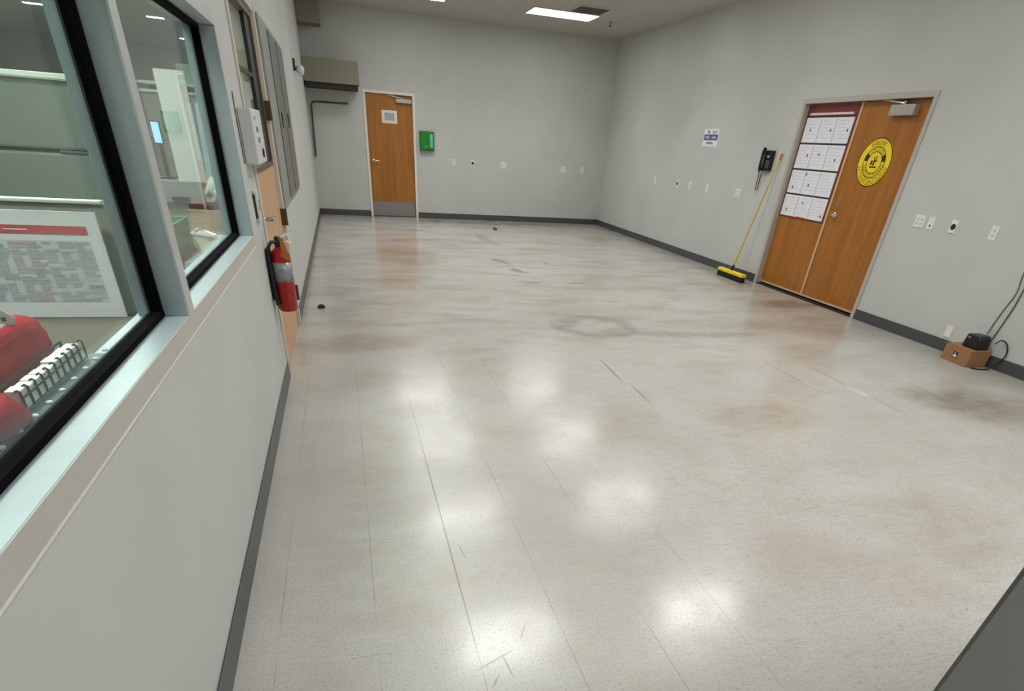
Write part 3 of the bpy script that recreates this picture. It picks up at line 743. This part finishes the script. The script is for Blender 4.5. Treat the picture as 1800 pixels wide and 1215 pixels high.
# strobe on the left wall near the far bulkhead, pipe on the far wall
s = thing('alarm_bell', 'small white alarm dome on a dark bracket high on the left wall by the bulkhead', 'alarm', (0, -3.55, 2.20), R90)
box(-.05, .05, -.03, -.001, -.06, .07).build('bracket', 'slot', s, bevel=.003)
MB().lathe([(.02, -.03), (.045, -.05), (.062, -.085), (.058, -.115), (.034, -.135), (.01, -.142)], (0, 0, -.05), 'y', 20).build('dome', 'whitepaint', s, smooth=True)
s = MB().tube([(.76, -.03, 1.93), (.30, -.03, 1.925), (.14, -.03, 1.92), (.10, -.03, 1.91), (.075, -.03, 1.87), (.065, -.03, 1.6), (.055, -.03, 1.3), (.05, -.03, 1.03)], .014, 10).build('wall_conduit', mat('dark_conduit', rgb(70, 68, 64), .45, .3), smooth=True)
tag(s, 'dark bent conduit pipe on the far wall below the corner bulkhead', 'pipe')

# dark partition end at the lower right, debris on the floor
s = thing('partition_panel', 'dark grey partition panel cutting across the lower right corner', 'partition', (1.345, -13.418, 0))
box(0, 1.3, 0, .006, .0, 1.32).build('panel', 'panelnear', s)
box(0, 1.3, -.004, .010, .0, .03).build('base_channel', 'slot', s)
def crumb(x, y, sx, sy, sz, lab, name='floor_debris', a=0):
    mb = MB(); bmesh.ops.create_icosphere(mb.bm, subdivisions=2, radius=1)
    for v_ in mb.bm.verts:
        k = .75 + .5 * random.random(); v_.co = Vector((v_.co.x * sx * k, v_.co.y * sy * k, max(0, (v_.co.z + .6) * sz * k)))
    o = mb.build(name, 'dirt'); o.location = (x, y, .0005); o.rotation_euler = (0, 0, a); tag(o, lab, 'debris'); return o
crumb(.178, -7.75, .035, .022, .022, 'small dark scrap lying on the floor near the left baseboard')
crumb(3.45, -1.40, .035, .24, .008, 'thin dark strip of debris on the floor in front of the far wall', a=-.15)

# ------------------------------------------------------------------ the room behind the windows
NW = M['wall_dark']
struct('wall_next_room_far', box(-9, -T, 11, 11.1, 0, H), NW)
struct('wall_next_room_left', box(-9.1, -9, -16, 11, 0, H), NW)
struct('wall_next_room_near', box(-9, -T, -16.1, -16, 0, H), NW)
struct('wall_next_room_right', box(-T, -T + .05, .3, 11, 0, H), NW)
struct('floor_next_room', box(-9, -T, -16, 11, -.1, 0), mat('next_room_floor', rgb(205, 205, 198), .4))
struct('ceiling_next_room', box(-9, -T, -16, 11, H, H + .1), mat('next_room_ceiling', rgb(205, 205, 200), .85))
def nlamp():
    t = empty('next_room_light')
    box(-.30, .30, -.15, .15, -.008, -.001).build('fixture_frame', 'troffer_frame', t)
    box(-.27, .27, -.12, .12, -.012, -.008).build('diffuser', emat('next_lamp_white', (1, 1, .96, 1), NEXT_ROOM), t)
    return t
nl = nlamp(); k = 0
for x, y, sz, lb in ((-5.64, 4.7, .62, 'bright lamp in the next room, upper left of the near pane'), (-3.27, 4.7, .62, 'bright lamp in the next room, at the top of the far pane'),
              (-3.35, 8.6, .7, 'smaller bright lamp in the next room, farther along in the far pane'), (-3.3, .8, 2, 'unseen lamp added to brighten the next room, above the frame top'),
              (-1.6, -7.6, 2, 'unseen lamp added to brighten the next room, over the machine'), (-1.3, -12.4, 2, 'unseen lamp added to brighten the next room, over the work counter'),
              (-1.0, -10.6, 2, 'unseen lamp added to brighten the next room, over the benches'), (-5.6, -4, 2, 'unseen lamp added to brighten the next room, deep to the left')):  # the large lamps are unseen, added to brighten the next room
    o = nl if k == 0 else copy_tree(nl); k += 1
    o.location = (x, y, H); o.scale = (sz, sz, 1); tag(o, lb, 'ceiling light', 'lamps in the next room')

# machine enclosure
gg = mat('machine_grey_green', rgb(104, 115, 106), .5, var=.04); gl = mat('machine_light_edge', rgb(214, 222, 212), .4)
gd = mat('machine_dark', rgb(70, 84, 78), .5)
s = thing('machine_enclosure', 'large grey-green machine enclosure seen through the near window pane', 'machine', (-1.0, -9.0, 0))
box(-2.6, 0, .06, 1.1, 0, .955).build('machine_base', gd, s)
box(-2.6, .015, 0, 1.0, 1.0, 1.262).build('lower_housing', gg, s, bevel=.015)
box(-2.6, .02, -.03, 0.02, .962, .99).build('light_edge', gl, s, bevel=.004)
MB().prism([(0.0, 1.28), (0.0, 1.635), (1.0, 1.7), (1.0, 1.28)], 'x', -2.6, -.03).build('upper_hood', gg, s, bevel=.015)
box(-2.6, .03, -.03, .03, 1.64, 1.668).build('light_edge', gl, s, bevel=.004)
box(-.2, -.02, -.01, .01, 1.266, 1.278).build('slot', gd, s)
box(-.028, .0, .1, .2, 1.28, 1.6).build('hood_post', gd, s)
# display board with schedule
s = thing('display_board', 'brown-grey upright board holding the printed chart behind the near pane', 'board', (-1.2, -10.93, 0))
bb = mat('board_brown_grey', rgb(146, 140, 128), .6, var=.04)
box(0, .80, 0, .03, .761, 1.185).build('board_panel', bb, s, bevel=.004)
box(-.0, .765, -.012, .034, 1.186, 1.20).build('top_rail', gl, s, bevel=.004)
box(.04, .06, .03, .06, .761, 1.1).build('board_post', gd, s); box(.75, .77, .03, .06, .761, 1.1).build('board_post', gd, s)
s = thing('printed_chart', 'white printed chart with a red header bar behind the near window pane', 'chart', (-1.2, -10.975, 0))
tilt = Matrix.Rotation(-.04, 3, 'X')
box(0, .745, -.006, 0, .764, 1.163).build('chart_sheet', 'paper', s)
box(0, .70, -.008, -.006, 1.082, 1.112).build('header_bar', mat('header_red', rgb(190, 50, 66), .5), s)
box(.42, .50, -.009, -.008, 1.095, 1.099).build('header_text', 'paper', s)
pm = [mat('chart_' + n, c, .7, var=.1, nscale=40) for n, c in (('grey', rgb(160, 170, 176)), ('blue', rgb(146, 160, 182)), ('rose', rgb(184, 170, 174)), ('pale', rgb(190, 198, 198)))]
mbs = [MB() for _ in pm]
box(.015, .70, -.0066, -.006, .825, 1.06).build('chart_table', mat('chart_tint', rgb(196, 204, 208), .7), s)
colk = [random.choice((0, 0, 1, 2, 3)) for _ in range(12)]
for r in range(17):
    z = 1.045 - r * .0135; rk = random.random() < .25
    for q in range(12):
        k = random.choice((0, 1, 2, 3)) if random.random() < .35 else (0 if rk else colk[q])
        if random.random() < .08: continue
        x = .02 + q * .0565; mbs[k].box(x, x + random.choice((.053, .053, .040, .03)), -.0075 - .0003 * k, -.006, z, z + .0105)
for k, mb in enumerate(mbs): mb.build('chart_rows', pm[k], s)
# counter
s = thing('work_counter', 'low brown-grey counter under the printed chart behind the near pane', 'counter', (0, 0, 0))
box(-1.6, -.395, -12.1, -10.85, .72, .76).build('counter_top', mat('counter_brown', rgb(84, 79, 64), .6), s, bevel=.004)
for x, y in ((-1.5, -12.0), (-.46, -12.0), (-1.5, -10.95), (-.46, -10.95)): box(x - .03, x + .03, y - .03, y + .03, 0, .72).build('leg', gd, s)
s = thing('studded_shelf', 'dark grey-green shelf with a row of pale studs along the near window pane', 'shelf', (0, 0, 0))
box(-.52, -.106, -13.65, -12.20, .9855, .991).build('shelf_plate', mat('shelf_green', rgb(76, 88, 82), .45), s)
box(-.50, -.155, -13.6, -12.24, .0, .9855).build('shelf_cabinet', gd, s)
for i in range(9):
    MB().lathe([(.0065, .9905), (.0065, .994), (.004, .996)], (-.124, -12.722 + i * .068, 0), 'z', 12).build('stud', 'whitepaint', s, smooth=True)
# wire basket
s = thing('wire_basket', 'small dark wire basket on the studded shelf behind the near pane', 'basket', (-.142, -12.565, .9915))
L_, Wd, Hh = .325, .045, .042
mb = MB()
for i in range(11):
    y = i * L_ / 10
    mb.tube([(0, y, .003), (0, y, Hh), (-.004, y, Hh + .003), (-.009, y, Hh)], .0024, 6)
for z in (.004, Hh * .72): mb.tube([(0.001, 0, z), (0.001, L_, z)], .0018, 6)
mb.tube([(-Wd, 0, .004), (-Wd, L_, .004), (-Wd, L_, Hh), (-Wd, 0, Hh), (-Wd, 0, .004)], .003, 6)
for i in range(9): mb.tube([(0, i * L_ / 8, .003), (-Wd, i * L_ / 8, .003)], .002, 6)
mb.build('wire_cage', 'black', s)
s = thing('white_bag', 'bundle of white folded film inside the small wire basket', 'bag', (-.1485, -12.56, .9965))
mb = MB()
for i in range(9):
    y = i * .0345; mb.box(-.022 + random.uniform(-.004, .0), .004, y, y + .032, 0, .036 + random.uniform(-.003, .002))
mb.build('folded_film', mat('white_film', rgb(246, 248, 248), .5), s, bevel=.002)
# red cloth bag
def lump(name, m, cx, cy, cz, sx, sy, sz, seed, parent=None, amp=.12, flat=0.0):
    rnd = random.Random(seed); mb = MB(); bmesh.ops.create_icosphere(mb.bm, subdivisions=4, radius=1)
    ph = [(Vector((rnd.uniform(-1, 1), rnd.uniform(-1, 1), rnd.uniform(-1, 1))) * rnd.uniform(2, 7), rnd.uniform(0, 6)) for _ in range(10)]
    for v_ in mb.bm.verts:
        n_ = v_.co.copy(); k = 1 + amp * sum(math.sin(p.dot(n_) + q) for p, q in ph) / 4 - amp * .35 * sum(max(0, math.sin(p.dot(n_) * 1.7 + q) - .6) for p, q in ph)
        if flat: n_ = Vector([math.copysign(abs(c) ** (1 - flat), c) for c in n_])
        q = Vector((n_.x * sx * k, n_.y * sy * k, n_.z * sz * k)); q.z = max(q.z, -sz * .8)
        v_.co = q + Vector((cx, cy, cz + sz * .8))
    return mb.build(name, m, parent, smooth=True)
s = thing('red_bag', 'red cloth bag with a pale hem and paper tag slumped on the studded shelf', 'bag', (-.245, -12.37, .9925))
M_red = mat('red_cloth', rgb(164, 30, 48), .95, var=.2, nscale=14, spec=.1)
lump('bag_body', M_red, 0, 0, 0, .050, .165, .060, 3, s, .16, .45)
lump('bag_fold', M_red, .070, -.29, 0, .052, .085, .034, 6, s, .2, .4)
MB().tube([(.0, -.15, .062), (.01, -.10, .082), (.01, -.03, .100), (.01, .04, .102), (.02, .10, .085)], [.006, .009, .007, .010, .006], 8).build('pale_hem', 'cream', s, smooth=True)
tg = MB().prism([(-.014, .0), (.020, .0), (.026, .014), (.006, .036), (-.006, .034)], 'y', 0, .003).build('paper_tag', 'paper', s)
tg.location = (.01, .03, .105); tg.rotation_euler = (0, 0, .3)
box(.002, .010, -.001, 0, .010, .018).build('tag_mark', 'slot', tg)
# stacked bins and bench farther along
def solid(name, lab, cat, x0, x1, y0, y1, z0, z1, m, bv=.006):
    o = box(x0, x1, y0, y1, z0, z1).build(name, m, bevel=bv); return tag(o, lab, cat)
def bench(name, lab, x0, x1, y0, y1, zt, m):
    s = thing(name, lab, 'bench', (0, 0, 0))
    box(x0, x1, y0, y1, zt - .03, zt).build('bench_top', m, s, bevel=.004)
    for x in (x0 + .04, x1 - .04):
        for y in (y0 + .04, y1 - .04): box(x - .02, x + .02, y - .02, y + .02, 0, zt - .03).build('leg', gd, s)
bench('low_bench', 'low grey bench carrying the red and green bins in the next room', -.95, -.44, -9.9, -9.1, .42, gg)
def bin_(name, lab, x0, x1, y0, y1, z0, z1, m):
    s = thing(name, lab, 'bin', (0, 0, 0)); t = .012
    MB().box(x0, x1, y0, y1, z0, z0 + t).box(x0, x1, y0, y0 + t, z0, z1).box(x0, x1, y1 - t, y1, z0, z1).box(x0, x0 + t, y0 + t, y1 - t, z0, z1).box(x1 - t, x1, y0 + t, y1 - t, z0, z1).build('bin_shell', m, s, bevel=.003)
    box(x0 - .006, x1 + .006, y0 - .008, y0, z1 - .03, z1).build('bin_rim', m, s, bevel=.003)
bin_('green_bin', 'green plastic bin on top of the red bin in the next room', -.80, -.475, -9.8, -9.4, .79, .975, mat('bin_green', rgb(70, 140, 88), .5))
bin_('red_bin', 'red plastic bin stacked between the green bin and the cardboard box in the next room', -.86, -.475, -9.8, -9.4, .61, .788, mat('bin_red', rgb(206, 62, 62), .5))
solid('cardboard_carton', 'tan cardboard carton under the red bin in the next room', 'box', -.86, -.48, -9.79, -9.4, .512, .608, mat('carton_tan', rgb(166, 140, 96), .8))
o = lump('crumpled_paper', 'paper', -.78, -9.845, .421, .085, .03, .05, 9, None, .2); tag(o, 'white crumpled paper on the low bench below the tan carton', 'paper')
solid('storage_box', 'grey storage box on the low bench behind the crumpled paper', 'box', -.86, -.50, -9.79, -9.42, .4205, .510, gg)
# higher bench by the wall
bench('high_bench', 'waist-high bench along the window wall carrying a white tray', -.43, -.15, -9.95, -9.2, .80, gg)
s = thing('white_tray', 'cream white tray on the bench seen low in the far window pane', 'tray', (0, 0, 0))
MB().prism([(-.375, .935), (-.20, .905), (-.20, .802), (-.33, .802)], 'y', -9.85, -9.65).build('tray_body', mat('tray_cream', rgb(216, 216, 200), .5), s, bevel=.01)
MB().tube([(-.375, -9.85, .94), (-.20, -9.85, .91), (-.20, -9.65, .91), (-.375, -9.65, .94), (-.375, -9.85, .94)], .008, 8).build('tray_rim', 'whitepaint', s, smooth=True)
solid('parcel_box', 'flat tan cardboard box behind the white tray in the next room', 'box', -.42, -.225, -9.6, -9.3, .802, 1.04, mat('parcel_tan', rgb(176, 150, 126), .8))
s = thing('red_binder', 'dark red binder lying on the tan box in the next room', 'binder', (0, 0, 0))
box(-.41, -.235, -9.6, -9.35, 1.042, 1.066).build('cover', mat('binder_red', rgb(92, 36, 36), .5), s); box(-.405, -.24, -9.595, -9.36, 1.047, 1.061).build('pages', 'paper', s)
o = lump('plastic_bag', mat('clear_white_film', rgb(220, 222, 220), .3), -.27, -9.48, 1.068, .06, .05, .075, 5, None, .35); tag(o, 'crumpled white plastic bag on the red binder in the next room', 'bag')
s = MB().lathe([(.03, .802), (.03, 1.29)], (-.185, -9.5, 0), 'z', 20).build('film_roll', mat('film_roll_white', rgb(206, 216, 214), .3), smooth=True); tag(s, 'upright pale roll of film on the bench beside the window wall', 'roll')
# cabinet, white board with green label, shelving and boards
s = thing('filing_cabinet', 'grey cabinet below the white sheet in the next room', 'cabinet', (-.86, -8.6, 0))
box(0, .40, 0, .5, 0, 1.108).build('cabinet_body', mat('cabinet_grey', rgb(146, 148, 144), .5), s, bevel=.004)
for i in range(3): 
    dd = box(.015, .385, -.012, 0, .08 + i * .345, .39 + i * .345).build('drawer', mat('drawer_grey', rgb(152, 154, 150), .5), s, bevel=.003); box(.14, .26, -.03, -.012, .30 + i * .345, .32 + i * .345).build('drawer_pull', 'slot', dd)
s = thing('white_sheet', 'tall white sheet standing upright on the grey cabinet in the next room', 'sheet', (0, -8.59, 0))
box(-.652, -.467, 0, .012, 1.109, 1.76).build('sheet_panel', mat('sheet_white', rgb(236, 242, 242), .6, var=.02), s)
s = thing('storage_shelf', 'tall shelf unit with pale shelf edges behind the white sheet', 'shelf', (-1.0, -7.60, 0))
box(0.005, .645, 0.005, .4, 0.0, 1.64).build('shelf_body', mat('shelf_body_grey', rgb(150, 150, 146), .6), s)
box(0.005, .645, .3, .4, 1.66, 1.72).build('top_back', gd, s)
for z in (.4, .9, 1.33, 1.655, 1.71): box(0, .65, -.01, .41, z, z + .018).build('shelf_board', gl if z > 1.5 else gg, s)
solid('green_tub', 'grey-green tub on the top shelf in the next room', 'tub', -.72, -.55, -7.5, -7.3, 1.729, 1.86, mat('tub_green', rgb(110, 140, 112), .5))
s = thing('tall_cabinet', 'low wooden cabinet against the window wall behind the tan boxes', 'cabinet', (0, 0, 0))
box(-.44, -.16, -8.9, -8.5, 0, 1.0).build('cabinet_body', mat('cab_green_grey', rgb(126, 136, 126), .5), s, bevel=.004); box(-.43, -.17, -8.91, -8.9, .05, .97).build('cabinet_door', gg, s)
s = tag(MB().prism([(-.455, 1.001), (-.39, 1.001), (-.345, 1.56), (-.42, 1.60)], 'y', -8.72, -8.60).build('folded_curtain', mat('pale_blue_cloth', rgb(190, 208, 214), .8, var=.05), bevel=.03), 'pale blue-white folded fabric standing right of the tall white sheet in the next room', 'fabric')
s = thing('monitor', 'small lit blue-white screen in the next room between the mullion and the white sheet', 'monitor', (-.76, -8.45, 1.109))
box(-.05, .05, 0, .12, 0, .012).build('foot', 'black', s); box(-.012, .012, .05, .07, .012, .23).build('stand', 'black', s)
box(-.03, .03, .02, .05, .215, .36).build('screen_case', 'black', s, bevel=.003); box(-.024, .024, .018, .02, .225, .35).build('screen', emat('lit_screen', (.35, .62, 1.0, 1), 1.4), s)
